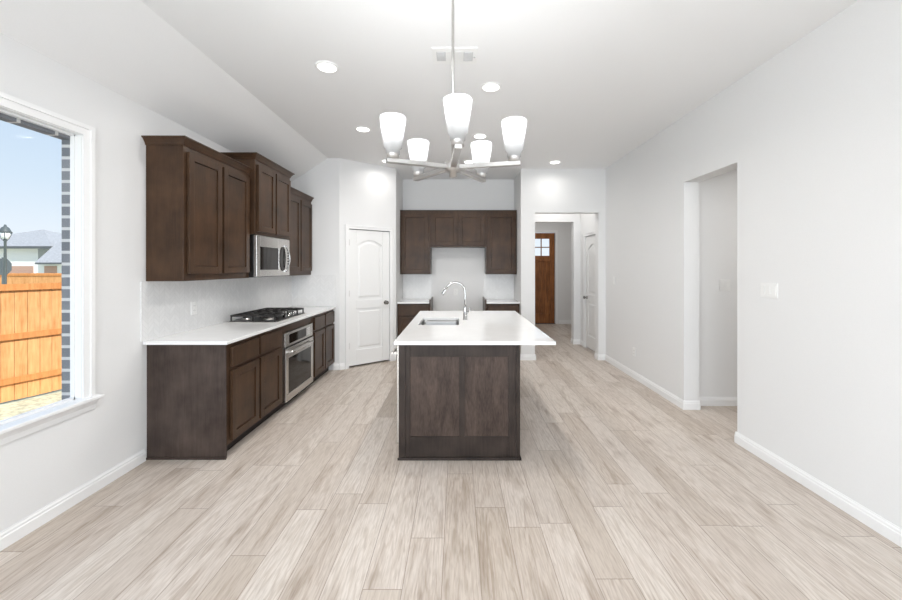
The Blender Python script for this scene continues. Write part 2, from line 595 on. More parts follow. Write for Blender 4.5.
# ------------------------------------------------------------------ room shell
XL, XR = -2.395, 2.358
ZC, ZW = 3.05, 2.71
YB, YF = -3.4, 5.97        # rear wall (behind camera), back wall with openings
HX = 6.0
# floor
bm = BM(); box(bm, XL-0.05, HX, YB-0.1, 10.0, -0.12, 0.0)
struct(obj('floor', bm, floor_mat(), origin=False))
# left wall with window hole  (interior layer) : hole Y 0.45..2.39, Z .635..2.33
WY0, WY1, WZ0, WZ1 = 0.45, 2.39, 0.635, 2.325
sbox('wall_left', 'wall', (XL-0.062, XL, YB, WY0, 0, ZW+0.03), (XL-0.062, XL, WY1, 5.55, 0, ZW+0.03),
     (XL-0.062, XL, WY0, WY1, 0, WZ0), (XL-0.062, XL, WY0, WY1, WZ1, ZW+0.03))
sbox('wall_exterior', 'brick', (XL-0.122, XL-0.063, YB, WY0-0.0, -0.62, ZW+0.4), (XL-0.122, XL-0.063, WY1-0.006, 9.9, -0.62, ZW+0.4),
     (XL-0.122, XL-0.063, WY0, WY1-0.006, -0.62, WZ0-0.01), (XL-0.122, XL-0.063, WY0, WY1-0.006, WZ1-0.035, ZW+0.4))
# ceiling: flat field plus the sloped strip along the left wall
bm = BM()
XS = -1.865
box(bm, XS, HX, YB-0.1, 10.0, ZC, ZC+0.15)
prism(bm, [(XL-0.14, ZW-0.055), (XL, ZW), (XS, ZC), (XS, ZC+0.15), (XL-0.14, ZC+0.15)],
      lambda u, v: (u, YB-0.1, v), lambda u, v: (u, 10.0, v))
struct(obj('ceiling', bm, 'ceiling', origin=False))
# right wall with the side hall opening
OY0, OY1, OZ = 3.160, 3.905, 2.365
XRO = XR + 0.160
sbox('wall_right', 'wall', (XR, XRO, YB, OY0, 0, ZC), (XR, XRO, OY1, 6.20, 0, ZC), (XR, XRO, OY0, OY1, OZ, ZC),
     (XR, XRO, 6.92, 7.34, 0, ZC), (XR, XRO, 6.20, 6.92, 2.045, ZC))
# rear wall behind the camera with a patio door opening
sbox('wall_rear', 'wall', (XL-0.06, -1.9, YB-0.12, YB, 0, ZC), (1.9, XRO, YB-0.12, YB, 0, ZC), (-1.9, 1.9, YB-0.12, YB, 2.4, ZC))
# end wall of the counter run, pantry diagonal, alcove
YE = 5.4
P0 = Vector((-1.70, YE)); P1 = Vector((-0.98, YF))
sbox('wall_kitchen_end', 'wall', (XL-0.06, P0.x, YE, YE+0.11, 0, ZC))
d = (P1-P0); LD = d.length; ang = math.atan2(d.y, d.x)
def diag(u, w=0.0):
    """point at distance u along the pantry wall, w behind its face"""
    q = P0 + d*(u/LD) + Vector((-d.y, d.x))/LD*w
    return q
def dbox(bm, u0, u1, w0, w1, z0, z1):
    pts = [diag(u0, w0), diag(u1, w0), diag(u1, w1), diag(u0, w1)]
    prism(bm, [(p.x, p.y) for p in pts], lambda a, b: (a, b, z0), lambda a, b: (a, b, z1))
DU0, DU1, DZ = 0.140, 0.808, 2.045
bm = BM()
dbox(bm, -0.0, DU0, 0, 0.11, 0, ZC); dbox(bm, DU1, LD, 0, 0.11, 0, ZC); dbox(bm, DU0, DU1, 0, 0.11, DZ, ZC)
struct(obj('wall_pantry', bm, 'wall', origin=False))
AX0, AX1, AY = -0.98, 1.012, 6.71
sbox('wall_alcove_left', 'wall', (AX0-0.11, AX0, YF, AY+0.11, 0, ZC))
sbox('wall_alcove_back', 'wall', (AX0, AX1, AY, AY+0.11, 0, ZC))
BX0, BX1 = 1.234, 2.245
sbox('wall_back', 'wall', (AX1, BX0, YF, 7.34, 0, ZC), (BX0, BX1, YF, YF+0.14, 2.35, ZC), (BX1, XR, YF, YF+0.14, 0, ZC))
sbox('wall_vestibule', 'wall', (BX0, 2.23, 7.2, 7.34, 2.35, ZC), (2.23, XR, 7.2, 7.34, 0, ZC))
# foyer
FX0, FX1, FZ = 1.62, 2.555, 2.39
sbox('wall_foyer', 'wall', (0.9, FX0, 9.8, 9.92, 0, ZC), (FX1, 3.6, 9.8, 9.92, 0, ZC), (FX0, FX1, 9.8, 9.92, FZ, ZC),
     (3.5, 3.6, 7.34, 9.8, 0, ZC), (XRO, 3.6, 7.24, 7.34, 0, ZC), (0.9, 1.0, 7.34, 9.8, 0, ZC))
# pantry rear (keeps daylight out behind the pantry door)
sbox('wall_pantry_rear', 'wall', (XL-0.06, AX0-0.11, AY+0.0, AY+0.11, 0, ZC), (XL-0.062, XL-0.0, 5.55, AY, 0, ZC))
# side hall
sbox('wall_side_hall', 'wall', (XRO, HX-0.1, 4.015, 4.12, 0, 2.75), (HX-0.1, HX, 1.2, 4.12, 0, 2.75), (XRO, HX-0.1, 1.2, 1.3, 0, 2.75))
sbox('ceiling_side_hall', 'ceiling', (XRO, HX, 1.2, 4.12, 2.75, 2.85))

# ------------------------------------------------------------------ baseboards
BH, BT = 0.092, 0.015
BE = BT-0.0008
def bb(bm, p, q, side=1):
    """baseboard run from p to q (2D); the room is on the left of p->q when side=1"""
    p = Vector(p); q = Vector(q)
    t = (q-p).normalized()
    n = Vector((-t.y, t.x))*side
    prof = [(0, 0), (BT, 0), (BT, BH*0.66), (BT*0.72, BH*0.72), (BT*0.72, BH*0.84), (BT*0.35, BH*0.93), (BT*0.3, BH), (0, BH)]
    prism(bm, prof, lambda u, v: (p.x+n.x*u, p.y+n.y*u, v), lambda u, v: (q.x+n.x*u, q.y+n.y*u, v))
def baseboard(name, runs):
    bm = BM()
    for r in runs: bb(bm, *r)
    return struct(obj(name, bm, 'trim', origin=False))
baseboard('baseboard_left', [((XL, YB), (XL, 2.865), -1)])
baseboard('baseboard_right', [((XR, YB), (XR, OY0+BE)), ((XR-BE, OY0), (XRO, OY0)), ((XR-BE, OY1), (XRO+0.0, OY1), -1), ((XR, OY1-BE), (XR, YF)), ])
baseboard('baseboard_back', [((BX1-BE, YF), (XR, YF), -1), ((AX1, YF), (BX0+BT, YF), -1), ((BX1, YF-BE), (BX1, YF+0.14)), ((BX0, YF-BE), (BX0, 7.2), -1),
                              ((AX1, YF), (AX1, 6.1), 1)])
baseboard('baseboard_vestibule', [((2.23-BE, 7.2), (XR, 7.2), -1), ((2.23, 7.2-BE), (2.23, 7.34)), ((XR, YF+0.14), (XR, 6.13)), ((XR, 6.99), (XR, 7.2))])
baseboard('baseboard_foyer', [((FX1+0.09, 9.8), (3.5, 9.8), -1), ((1.0, 9.8), (FX0-0.09, 9.8), -1), ((3.5, 7.34), (3.5, 9.8))])
baseboard('baseboard_hall', [((XRO, 4.015), (HX-0.1, 4.015), -1), ((XRO, OY1), (XRO, 4.015), -1)])
q0, q1, q2, q3 = diag(0), diag(DU0-0.065), diag(DU1+0.065), diag(LD)
baseboard('baseboard_pantry', [((q0.x, q0.y), (q1.x, q1.y), -1), ((q2.x, q2.y), (q3.x, q3.y), -1), ((-1.78, YE), (P0.x, YE), -1)])

# ------------------------------------------------------------------ window in the left wall
bm = BM()
fx0, fx1 = XL-0.062, XL-0.038
for (a, b, c, e_) in ((WY0, WY0+0.012, WZ0, WZ1), (WY1-0.012, WY1, WZ0, WZ1), (WY0, WY1, WZ0, WZ0+0.02), (WY0, WY1, WZ1-0.014, WZ1)):
    box(bm, fx0, fx1, a, b, c, e_)
win = struct(obj('window_1', bm, 'vinyl', origin=False))
sbox('jamb_lining', 'trim', (fx1, XL, WY0-0.0, WY0+0.004, WZ0, WZ1), (fx1, XL, WY1-0.004, WY1, WZ0, WZ1), (fx1, XL, WY0, WY1, WZ1-0.004, WZ1), parent=win)
sbox('pane', 'glass', (XL-0.052, XL-0.048, WY0+0.01, WY1-0.01, WZ0+0.015, WZ1-0.01), parent=win)
bm = BM()
def casing(bm, y0, y1, z0, z1, w=0.068, x=XL):
    for (a, b, c, e_, k) in ((y0-w, y0, z0, z1, 0), (y1, y1+w, z0, z1, 0), (y0-w, y1+w, z1, z1+w, 0)):
        box(bm, x, x+0.012, a, b, c, e_)
    g = 0.026
    for (a, b, c, e_) in ((y0-w, y0-w+g, z0, z1+w-g), (y1+w-g, y1+w, z0, z1+w-g), (y0-w, y1+w, z1+w-g, z1+w)):
        box(bm, x+0.012, x+0.021, a, b, c, e_)
casing(bm, WY0, WY1, WZ0, WZ1)
obj('window_casing', bm, 'trim', win)
bm = BM()
box(bm, XL-0.036, XL+0.05, WY0-0.1, WY1+0.105, WZ0-0.018, WZ0+0.006)
obj('window_sill', bm, 'trim', win, bevel=0.006)
bm = BM()
prism(bm, [(0, 0), (0.012, 0), (0.016, 0.03), (0.030, 0.058), (0.034, 0.066), (0, 0.066)],
      lambda u, v: (XL+u, WY0-0.08, WZ0-0.084+v), lambda u, v: (XL+u, WY1+0.08, WZ0-0.084+v))
obj('window_apron', bm, 'trim', win)
# patio door behind the camera
bm = BM()
for x in (-1.9, -0.66, 0.58, 1.84):
    box(bm, x, x+0.06, YB-0.09, YB-0.03, 0, 2.4)
box(bm, -1.9, 1.9, YB-0.09, YB-0.03, 2.34, 2.4); box(bm, -1.9, 1.9, YB-0.09, YB-0.03, 0, 0.08)
pd = struct(obj('door_4', bm, 'vinyl', origin=False))
sbox('pane', 'glass', (-1.86, 1.86, YB-0.065, YB-0.06, 0.06, 2.36), parent=pd)

# ------------------------------------------------------------------ interior two-panel doors (local frame: x along the face, y into the wall, z up)
def arch_pts(x0, x1, z0, z1, rise, n=14):
    pts = [(x0, z0), (x1, z0), (x1, z1)]
    for k in range(1, n):
        t = k/n
        x = x1+(x0-x1)*t
        pts.append((x, z1 + rise*math.sin(PI*t)**0.9))
    pts.append((x0, z1))
    return pts
def panel_door(name, loc, rotz, w, h, t=0.035, knob_side=1, knob_mat='knob'):
    root = bpy.data.objects.new(name, None); COL.objects.link(root)
    root.location = loc; root.rotation_euler = (0, 0, rotz); root['kind'] = 'structure'
    f0 = lambda y: (lambda u, v: (u, y, v))
    bm = BM()
    st = 0.115 if w > 0.6 else 0.1
    zb = 0.026
    # slab back, stiles, rails
    box(bm, 0, w, 0.012, t, zb, h)
    box(bm, 0, st, 0, 0.012, zb, h); box(bm, w-st, w, 0, 0.012, zb, h)
    box(bm, st, w-st, 0, 0.012, zb, 0.25)
    box(bm, st, w-st, 0, 0.012, 0.86, 0.99)
    ztop, rise = h-0.235, 0.085
    a = arch_pts(st, w-st, 0, ztop, rise)[2:]
    poly = [(w-st, h), (st, h)] + a[::-1]
    prism(bm, poly, f0(0), f0(0.012))
    obj('slab', bm, 'door', root, local=True, bevel=0.004)
    bm = BM()
    g = 0.035
    for pts, ctr in ((arch_pts(st+g, w-st-g, 0.99+g, ztop-0.012, rise-0.012), None), ([(st+g, 0.25+g), (w-st-g, 0.25+g), (w-st-g, 0.86-g), (st+g, 0.86-g)], None)):
        cx = sum(p[0] for p in pts)/len(pts); cz = (min(p[1] for p in pts)+max(p[1] for p in pts))/2
        inner = [(cx+(p[0]-cx)*0.9, cz+(p[1]-cz)*0.94) for p in pts]
        A = [bm.verts.new((p[0], 0.0118, p[1])) for p in pts]
        B = [bm.verts.new((p[0], 0.003, p[1])) for p in inner]
        n = len(A); fs = [bm.faces.new(B)]
        for i in range(n): fs.append(bm.faces.new((A[i], A[(i+1) % n], B[(i+1) % n], B[i])))
        bmesh.ops.recalc_face_normals(bm, faces=fs)
    obj('raised_panel', bm, 'door', root, local=True)
    # knob
    kx = w-0.065 if knob_side > 0 else 0.065
    bm = BM()
    lathe(bm, [(0.032, 0.0), (0.032, -0.006), (0.012, -0.012), (0.011, -0.032), (0.024, -0.040), (0.029, -0.052), (0.024, -0.064), (0.008, -0.069)], (kx, 0, 0.93), 'y', 20)
    obj('door_knob', bm, knob_mat, root, local=True)
    hx = 0.0 if knob_side > 0 else w
    for z in (0.28, 1.05, 1.80):
        bm = BM(); lathe(bm, [(0.007, 0), (0.007, 0.09)], (hx, -0.005, z), 'z', 10)
        obj('hinge', bm, 'nickel', root, local=True)
    return root
def door_casing(bm, u0, u1, h, T, w=0.062):
    """T(u, out, z) -> world point; casing around an opening"""
    for (a, b, c, e_) in ((u0-w, u0, 0, h), (u1, u1+w, 0, h), (u0-w, u1+w, h, h+w)):
        for (p, q, r, s, th) in ((a, b, c, e_, 0.013),):
            vs_ = [bm.verts.new(T(*k)) for k in ((p, 0, r), (q, 0, r), (q, 0, s), (p, 0, s), (p, th, r), (q, th, r), (q, th, s), (p, th, s))]
            fs = [bm.faces.new([vs_[i] for i in f]) for f in ((0, 1, 2, 3), (4, 5, 6, 7), (0, 1, 5, 4), (1, 2, 6, 5), (2, 3, 7, 6), (3, 0, 4, 7))]
            bmesh.ops.recalc_face_normals(bm, faces=fs)
    g = 0.02
    for (p, q, r, s) in ((u0-w, u0-w+g, 0, h+w-g), (u1+w-g, u1+w, 0, h+w-g), (u0-w, u1+w, h+w-g, h+w)):
        vs_ = [bm.verts.new(T(*k)) for k in ((p, 0.013, r), (q, 0.013, r), (q, 0.013, s), (p, 0.013, s), (p, 0.020, r), (q, 0.020, r), (q, 0.020, s), (p, 0.020, s))]
        fs = [bm.faces.new([vs_[i] for i in f]) for f in ((0, 1, 2, 3), (4, 5, 6, 7), (0, 1, 5, 4), (1, 2, 6, 5), (2, 3, 7, 6), (3, 0, 4, 7))]
        bmesh.ops.recalc_face_normals(bm, faces=fs)
# pantry door
q = diag(DU0+0.004, 0.008)
door1 = panel_door('door_1', (q.x, q.y, 0), ang, DU1-DU0-0.008, 2.035)
def TD(u, out, z):
    p = diag(u, -out); return (p.x, p.y, z)
bm = BM(); door_casing(bm, DU0, DU1, DZ, TD, 0.058)
struct(obj('trim_1', bm, 'trim', origin=False))
# closet door in the vestibule (faces -X) : local x runs toward -Y, knob at far end
door2 = panel_door('door_2', (XR+0.008, 6.916, 0), -PI/2, 0.712, 2.035, knob_side=-1)
bm = BM(); door_casing(bm, 6.20, 6.92, 2.045, lambda u, out, z: (XR-out, u, z), 0.062)
struct(obj('trim_2', bm, 'trim', origin=False))
# wooden front door with six lites
d3 = bpy.data.objects.new('door_3', None); COL.objects.link(d3); d3['kind'] = 'structure'
d3.location = (FX0+0.01, 9.82, 0)
W3, H3 = FX1-FX0-0.02, 2.375
bm = BM()
st = 0.135
box(bm, 0, st, 0, 0.045, 0.01, H3); box(bm, W3-st, W3, 0, 0.045, 0.01, H3)
box(bm, st, W3-st, 0, 0.045, 0.01, 0.26); box(bm, st, W3-st, 0, 0.045, H3-0.15, H3)
box(bm, st, W3-st, 0, 0.045, 1.62, 1.78)
obj('door_frame', bm, 'oakdoor', d3, local=True, bevel=0.004)
bm = BM()
box(bm, st, W3-st, 0.018, 0.035, 0.26, 1.62)
npl = 6
pwid = (W3-2*st)/npl
for k in range(npl):
    box(bm, st+k*pwid+0.004, st+(k+1)*pwid-0.004, 0.008, 0.018, 0.26, 1.62)
obj('plank_panel', bm, 'oakdoor', d3, local=True, bevel=0.003)
bm = BM(); box(bm, st-0.03, W3-st+0.03, -0.03, 0.0, 1.64, 1.68)
obj('ledge', bm, 'oakdoor', d3, local=True, bevel=0.004)
bm = BM()
lx0, lx1, lz0, lz1 = st, W3-st, 1.78, H3-0.15
for k in (1, 2):
    x = lx0+(lx1-lx0)*k/3; box(bm, x-0.012, x+0.012, 0.008, 0.04, lz0, lz1)
zz = (lz0+lz1)/2; box(bm, lx0, lx1, 0.008, 0.04, zz-0.012, zz+0.012)
obj('muntin', bm, 'oakdoor', d3, local=True)
bm = BM(); box(bm, lx0, lx1, 0.022, 0.026, lz0, lz1)
obj('pane', bm, 'glass', d3, local=True)
bm = BM(); box(bm, -0.02, W3+0.02, -0.02, 0.10, 0.0, 0.012)
obj('threshold', bm, 'hole', d3, local=True)
bm = BM(); door_casing(bm, FX0, FX1, FZ, lambda u, out, z: (u, 9.8-out, z), 0.062)
struct(obj('trim_3', bm, 'trim', origin=False))

# ------------------------------------------------------------------ cabinets (local frame: x along the front, front at y=0, back at y=+depth)
def shaker(bm, x0, x1, z0, z1, y=-0.026, th=0.022, st=0.058, rec=0.013):
    box(bm, x0, x0+st, y, y+th, z0, z1); box(bm, x1-st, x1, y, y+th, z0, z1)
    box(bm, x0+st, x1-st, y, y+th, z0, z0+st); box(bm, x0+st, x1-st, y, y+th, z1-st, z1)
    g = 0.005
    box(bm, x0+st+g, x1-st-g, y+rec-0.004, y+th-0.006, z0+st+g, z1-st-g)
    box(bm, x0+st, x1-st, y+th-0.006, y+th, z0+st, z1-st)
def upper_cabinet(label, loc, rotz, w, depth, z0, z1, crown=None, doors=2, zd=(0.055, 0.05), group='stained wall cabinets', kick=True, gap=0.03, mg=0.03, left_over=0.0):
    t = thing('wall_cabinet', label, 'cabinet', (loc[0], loc[1], z0), rotz, group)
    h = z1-z0
    bm = BM()
    box(bm, 0, w, 0, depth, 0, h)
    obj('body', bm, 'cab', t, local=True, bevel=0.002)
    dw = (w-2*mg-gap*(doors-1))/doors
    for k in range(doors):
        bm = BM()
        x0 = mg+k*(dw+gap)
        shaker(bm, x0, x0+dw, zd[0], h-zd[1])
        obj('door', bm, 'cab', t, local=True, bevel=0.0015)
    if crown:
        ch, pr, sides = crown
        bm = BM()
        steps = [(0.006, 0.0), (0.010, 0.012), (0.014, 0.022), (0.030, 0.045), (0.042, 0.052), (0.042, ch)]
        x_l = 0 if 'l' in sides else 0
        def ring(pj, z):
            a = -pj if 'l' in sides else 0.0
            b = w+pj if 'r' in sides else w
            return [bm.verts.new((a, depth, z)), bm.verts.new((a, -pj, z)), bm.verts.new((b, -pj, z)), bm.verts.new((b, depth, z))]
        rr = [ring(pj*pr/0.042, h-0.008+z) for pj, z in steps]
        fs = [bm.faces.new(rr[0]), bm.faces.new(rr[-1][::-1])]
        for i in range(len(rr)-1):
            for k in range(4):
                fs.append(bm.faces.new((rr[i][k], rr[i][(k+1) % 4], rr[i+1][(k+1) % 4], rr[i+1][k])))
        bmesh.ops.recalc_face_normals(bm, faces=fs)
        obj('crown_moulding', bm, 'cab', t, local=True)
    return t
def base_cabinet(label, loc, rotz, w, depth, cols=2, h=0.888, oven=None, group='stained base cabinets', end=None, st=0.058):
    t = thing('base_cabinet', label, 'cabinet', loc, rotz, group)
    bm = BM()
    if oven is None:
        box(bm, 0, w, 0, depth, 0.10, h)
    else:
        o0, o1, oz0, oz1 = oven
        box(bm, 0, o0, 0, depth, 0.10, h); box(bm, o1, w, 0, depth, 0.10, h)
        box(bm, o0, o1, 0, depth, oz1, h); box(bm, o0, o1, 0, depth, 0.10-0.02, oz0)
        box(bm, o0, o1, depth-0.02, depth, oz0, oz1)
    obj('body', bm, 'cab', t, local=True, bevel=0.002)
    bm = BM(); box(bm, 0.0, w, 0.07, depth, 0.0, 0.10)
    obj('toe_kick', bm, 'kick', t, local=True)
    if end == 'left':
        bm = BM(); box(bm, -0.018, 0, -0.0, depth, 0.0, h)
        box(bm, -0.026, -0.018, -0.006, depth, 0.0, 0.016)
        box(bm, -0.021, -0.018, -0.002, 0.012, 0.016, h)
        obj('end_panel', bm, 'endp', t, local=True, bevel=0.0015)
    if oven is None:
        mg, gap = 0.03, 0.03
        dw = (w-2*mg-gap*(cols-1))/cols
        for k in range(cols):
            x0 = mg+k*(dw+gap)
            bm = BM(); box(bm, x0, x0+dw, -0.026, -0.004, 0.70, 0.855)
            obj('drawer', bm, 'cab', t, local=True, bevel=0.004)
            bm = BM(); shaker(bm, x0, x0+dw, 0.125, 0.67, st=st)
            obj('door', bm, 'cab', t, local=True, bevel=0.0015)
    return t

FXB = -1.785      # base face plane
Y1, Y2, Y3 = 2.905, 3.785, 4.60
base_cabinet('dark stained two-door base cabinet with finished end panel, nearest the window', (FXB, Y1, 0), PI/2, Y2-Y1, 0.608, 2, end='left')
base_cabinet('dark base cabinet framing the built-in steel oven below the cooktop', (FXB, Y2, 0), PI/2, Y3-Y2, 0.608, oven=(0.045, 0.785, 0.085, 0.805))
base_cabinet('dark two-door base cabinet between the oven and the pantry wall', (FXB, Y3, 0), PI/2, YE-Y3-0.004, 0.608, 2)

# ------- wall oven
ov = thing('built_in_oven', 'stainless steel built-in oven with dark glass door under the cooktop', 'oven', (FXB, Y2+0.05, 0.09), PI/2)
OW = 0.73
bm = BM(); box(bm, 0.01, OW-0.01, 0.002, 0.5, 0.0, 0.705)
obj('body', bm, 'black', ov, local=True)
bm = BM(); box(bm, 0, OW, -0.022, 0, 0.565, 0.71)
cp = obj('control_panel', bm, 'steel', ov, local=True, bevel=0.003)
bm = BM(); box(bm, 0.10, OW-0.20, -0.0245, -0.022, 0.59, 0.685)
obj('display', bm, 'darkglass', cp, local=True)
bm = BM()
for k in range(3):
    for j in range(4):
        box(bm, OW-0.175+k*0.03, OW-0.155+k*0.03, -0.024, -0.022, 0.597+j*0.022, 0.610+j*0.022)
obj('button_pad', bm, 'grey_plastic', cp, local=True)
bm = BM()
box(bm, 0, OW, -0.03, 0, 0.0, 0.075); box(bm, 0, OW, -0.03, 0, 0.445, 0.55)
box(bm, 0, 0.065, -0.03, 0, 0.075, 0.445); box(bm, OW-0.065, OW, -0.03, 0, 0.075, 0.445)
od = obj('oven_door', bm, 'steel', ov, local=True, bevel=0.003)
bm = BM(); box(bm, 0.065, OW-0.065, -0.026, -0.002, 0.075, 0.445)
obj('door_glass', bm, 'darkglass', od, local=True)
bm = BM(); tube(bm, [(0.07, -0.052, 0.505), (0.14, -0.062, 0.502), (OW/2, -0.066, 0.50), (OW-0.14, -0.062, 0.502), (OW-0.07, -0.052, 0.505)], 0.012, 12)
for x in (0.09, OW-0.09): box(bm, x-0.008, x+0.008, -0.054, -0.03, 0.495, 0.512)
obj('handle', bm, 'steel', od, local=True)

# ------- worktop along left wall
bm = BM(); box(bm, XL+0.002, -1.752, 2.85, YE-0.002, 0.889, 0.915)
tag(obj('worktop', bm, 'quartz', bevel=0.003), 'long white quartz worktop on the left-hand base cabinets', 'countertop')
# ------- backsplashes
bm = BM(); box(bm, XL+0.001, XL+0.009, 2.83, YE-0.001, 0.916, 1.371)
box(bm, XL+0.009, -1.745, YE-0.009, YE-0.001, 0.916, 1.371)
tag(obj('backsplash', bm, 'tile', origin=False), 'white herringbone tile backsplash wrapping the left counter corner', 'backsplash')

# ------- wall cabinets on the left wall
U1, U2, U3 = 2.88, 3.785, 4.575
FXU = -2.105
crown = (0.060, 0.042, 'l')
upper_cabinet('dark two-door wall cabinet with crown moulding, nearest the window', (FXU, U1, 0), PI/2, U2-U1-0.002, 0.289, 1.372, 2.425, crown=(0.060, 0.042, 'l'))
upper_cabinet('taller, deeper dark wall cabinet mounted above the microwave', (-2.045, U2, 0), PI/2, U3-U2-0.002, 0.349, 1.815, 2.575, crown=(0.060, 0.042, 'lr'), zd=(0.03, 0.05))
upper_cabinet('dark two-door wall cabinet right of the microwave by the pantry corner', (FXU, U3, 0), PI/2, YE-U3-0.006, 0.289, 1.372, 2.425, crown=(0.060, 0.042, ''))

# ------- microwave
mw = thing('microwave', 'over-the-range stainless microwave with black window and bowed handle', 'microwave', (-2.03, U2+0.006, 1.378), PI/2)
MW, MH = 0.742, 0.432
bm = BM(); box(bm, 0, MW, 0.03, 0.362, 0, MH)
obj('body', bm, 'black', mw, local=True, bevel=0.003)
bm = BM()
wx0, wx1, wz0, wz1 = 0.07, 0.475, 0.075, 0.315
box(bm, 0, wx0, 0, 0.03, 0.006, MH-0.004); box(bm, wx1, MW, 0, 0.03, 0.006, MH-0.004)
box(bm, wx0, wx1, 0, 0.03, 0.006, wz0); box(bm, wx0, wx1, 0, 0.03, wz1, MH-0.004)
md_ = obj('door', bm, 'steel', mw, local=True, bevel=0.003)
bm = BM(); box(bm, wx0, wx1, 0.006, 0.028, wz0, wz1)
obj('window', bm, 'darkglass', md_, local=True)
bm = BM()
pts = [(0.563+0.072*math.cos(2*PI*k/28), 0.198+0.14*math.sin(2*PI*k/28)) for k in range(28)]
prism(bm, pts, lambda u, v: (u, -0.006, v), lambda u, v: (u, 0.001, v))
obj('control_panel', bm, 'darkglass', mw, local=True)
bm = BM()
tube(bm, [(0.618+0.038*math.sin(PI*k/12), -0.012-0.030*math.sin(PI*k/12), 0.048+0.31*k/12) for k in range(13)], 0.009, 10)
for z in (0.055, 0.35): box(bm, 0.610, 0.626, -0.012, 0.0, z-0.008, z+0.008)
obj('handle', bm, 'chrome', md_, local=True)
bm = BM()
for k in range(7):
    box(bm, 0.690, 0.718, -0.002, 0, 0.10+k*0.032, 0.118+k*0.032)
obj('button_pad', bm, 'darkglass', mw, local=True)
bm = BM()
for k in range(22): box(bm, 0.03+k*0.031, 0.05+k*0.031, 0.05, 0.33, -0.003, 0.0)
obj('vent_grille', bm, 'black', mw, local=True)

# ------- cooktop
ct = thing('gas_cooktop', 'black gas cooktop with cast-iron grates and silver knobs on the left worktop', 'cooktop', (-2.085, 4.21, 0.9155))
bm = BM(); box(bm, -2.335, -1.835, 3.80, 4.56, 0.9155, 0.926)
obj('base_plate', bm, 'steel', ct, bevel=0.004)
bm = BM(); box(bm, -2.32, -1.85, 3.815, 4.545, 0.926, 0.930)
obj('cooking_surface', bm, 'black', ct)
burners = [(-2.22, 3.935, .03), (-1.98, 3.935, .045), (-2.14, 4.21, .055), (-2.22, 4.455, .04), (-1.98, 4.455, .035)]
for (x, y, r) in burners:
    bm = BM(); lathe(bm, [(r+0.012, 0), (r+0.012, 0.008), (r, 0.012), (r, 0.02)], (x, y, 0.930), 'z', 20)
    b_ = obj('burner', bm, 'nickel', ct)
    bm = BM(); lathe(bm, [(r*0.92, 0), (r*0.92, 0.006), (r*0.8, 0.009)], (x, y, 0.950), 'z', 20)
    obj('burner_cap', bm, 'iron', b_)
for (x0, x1, y0, y1) in ((-2.315, -1.86, 3.82, 4.06), (-2.315, -1.965, 4.068, 4.352), (-2.315, -1.86, 4.36, 4.54)):
    bm = BM()
    z0, z1, b = 0.974, 0.992, 0.013
    box(bm, x0, x1, y0, y0+b, z0, z1); box(bm, x0, x1, y1-b, y1, z0, z1)
    box(bm, x0, x0+b, y0, y1, z0, z1); box(bm, x1-b, x1, y0, y1, z0, z1)
    xm = (x0+x1)/2; ym = (y0+y1)/2
    box(bm, xm-b/2, xm+b/2, y0, y1, z0, z1)
    box(bm, x0, x1, ym-b/2, ym+b/2, z0, z1)
    for xx in ((x0+xm)/2, (xm+x1)/2): box(bm, xx-b/2, xx+b/2, y0, y0+(y1-y0)*0.33, z0, z1); box(bm, xx-b/2, xx+b/2, y1-(y1-y0)*0.33, y1, z0, z1)
    for xx in (x0, x1-b, xm-b/2):
        for yy in (y0, y1-b): box(bm, xx, xx+b, yy, yy+b, 0.930, z0)
    obj('grate', bm, 'iron', ct, bevel=0.002)
for k in range(5):
    x = -1.895 - (0.02 if k % 2 else 0); y = 4.095+k*0.058
    bm = BM(); lathe(bm, [(0.022, 0), (0.022, 0.004), (0.018, 0.006), (0.018, 0.026), (0.014, 0.029)], (x, y, 0.930), 'z', 18)
    box(bm, x-0.019, x+0.019, y-0.0035, y+0.0035, 0.955, 0.965)
    obj('knob', bm, 'chrome', ct)

# ------------------------------------------------------------------ refrigerator alcove cabinets
AF = 6.385
upper_cabinet('brown wall cabinet with one tall door, left of the refrigerator gap', (AX0+0.002, AF, 0), 0, 0.516, AY-AF-0.002, 1.36, 2.44, doors=1, zd=(0.025, 0.055), mg=0.028, group='alcove wall cabinets')
upper_cabinet('short two-door wall cabinet bridging above the refrigerator gap', (-0.462, AF, 0), 0, 0.948, AY-AF-0.002, 1.825, 2.44, doors=2, zd=(0.03, 0.055), mg=0.028, group='alcove wall cabinets')
upper_cabinet('brown wall cabinet with one tall door, right of the refrigerator gap', (0.488, AF, 0), 0, 0.520, AY-AF-0.002, 1.36, 2.44, doors=1, zd=(0.025, 0.055), mg=0.028, group='alcove wall cabinets')
for ob in list(bpy.data.objects):
    if ob.name.startswith('wall_cabinet') and ob.get('group') == 'alcove wall cabinets':
        w = max(v.co.x for v in [c for c in ob.children if c.name.startswith('body')][0].data.vertices)
        hh = 2.44-ob.location.z
        bm = BM(); box(bm, 0, w, -0.012, 0.3, hh, hh+0.012)
        obj('top_cap', bm, 'kick', ob, local=True)
AB = 6.10
base_cabinet('small dark base cabinet left of the refrigerator gap', (AX0+0.002, AB, 0), 0, 0.522, 0.608, 1, group='alcove base cabinets')
base_cabinet('small dark base cabinet right of the refrigerator gap', (0.468, AB, 0), 0, 0.540, 0.608, 1, group='alcove base cabinets')
def gable(x0, x1, par):
    bm = BM(); box(bm, x0, x1, AB-0.03, AY-0.002, 0.0, 0.955); return obj('end_panel', bm, 'cab', par, bevel=0.002)
bcs = [o for o in bpy.data.objects if o.get('group') == 'alcove base cabinets']
bcs.sort(key=lambda o: o.location.x)
gable(-0.456, -0.438, bcs[0]); gable(0.450, 0.468, bcs[1])
bm = BM(); box(bm, AX0+0.002, -0.457, AB-0.03, AY-0.01, 0.889, 0.915)
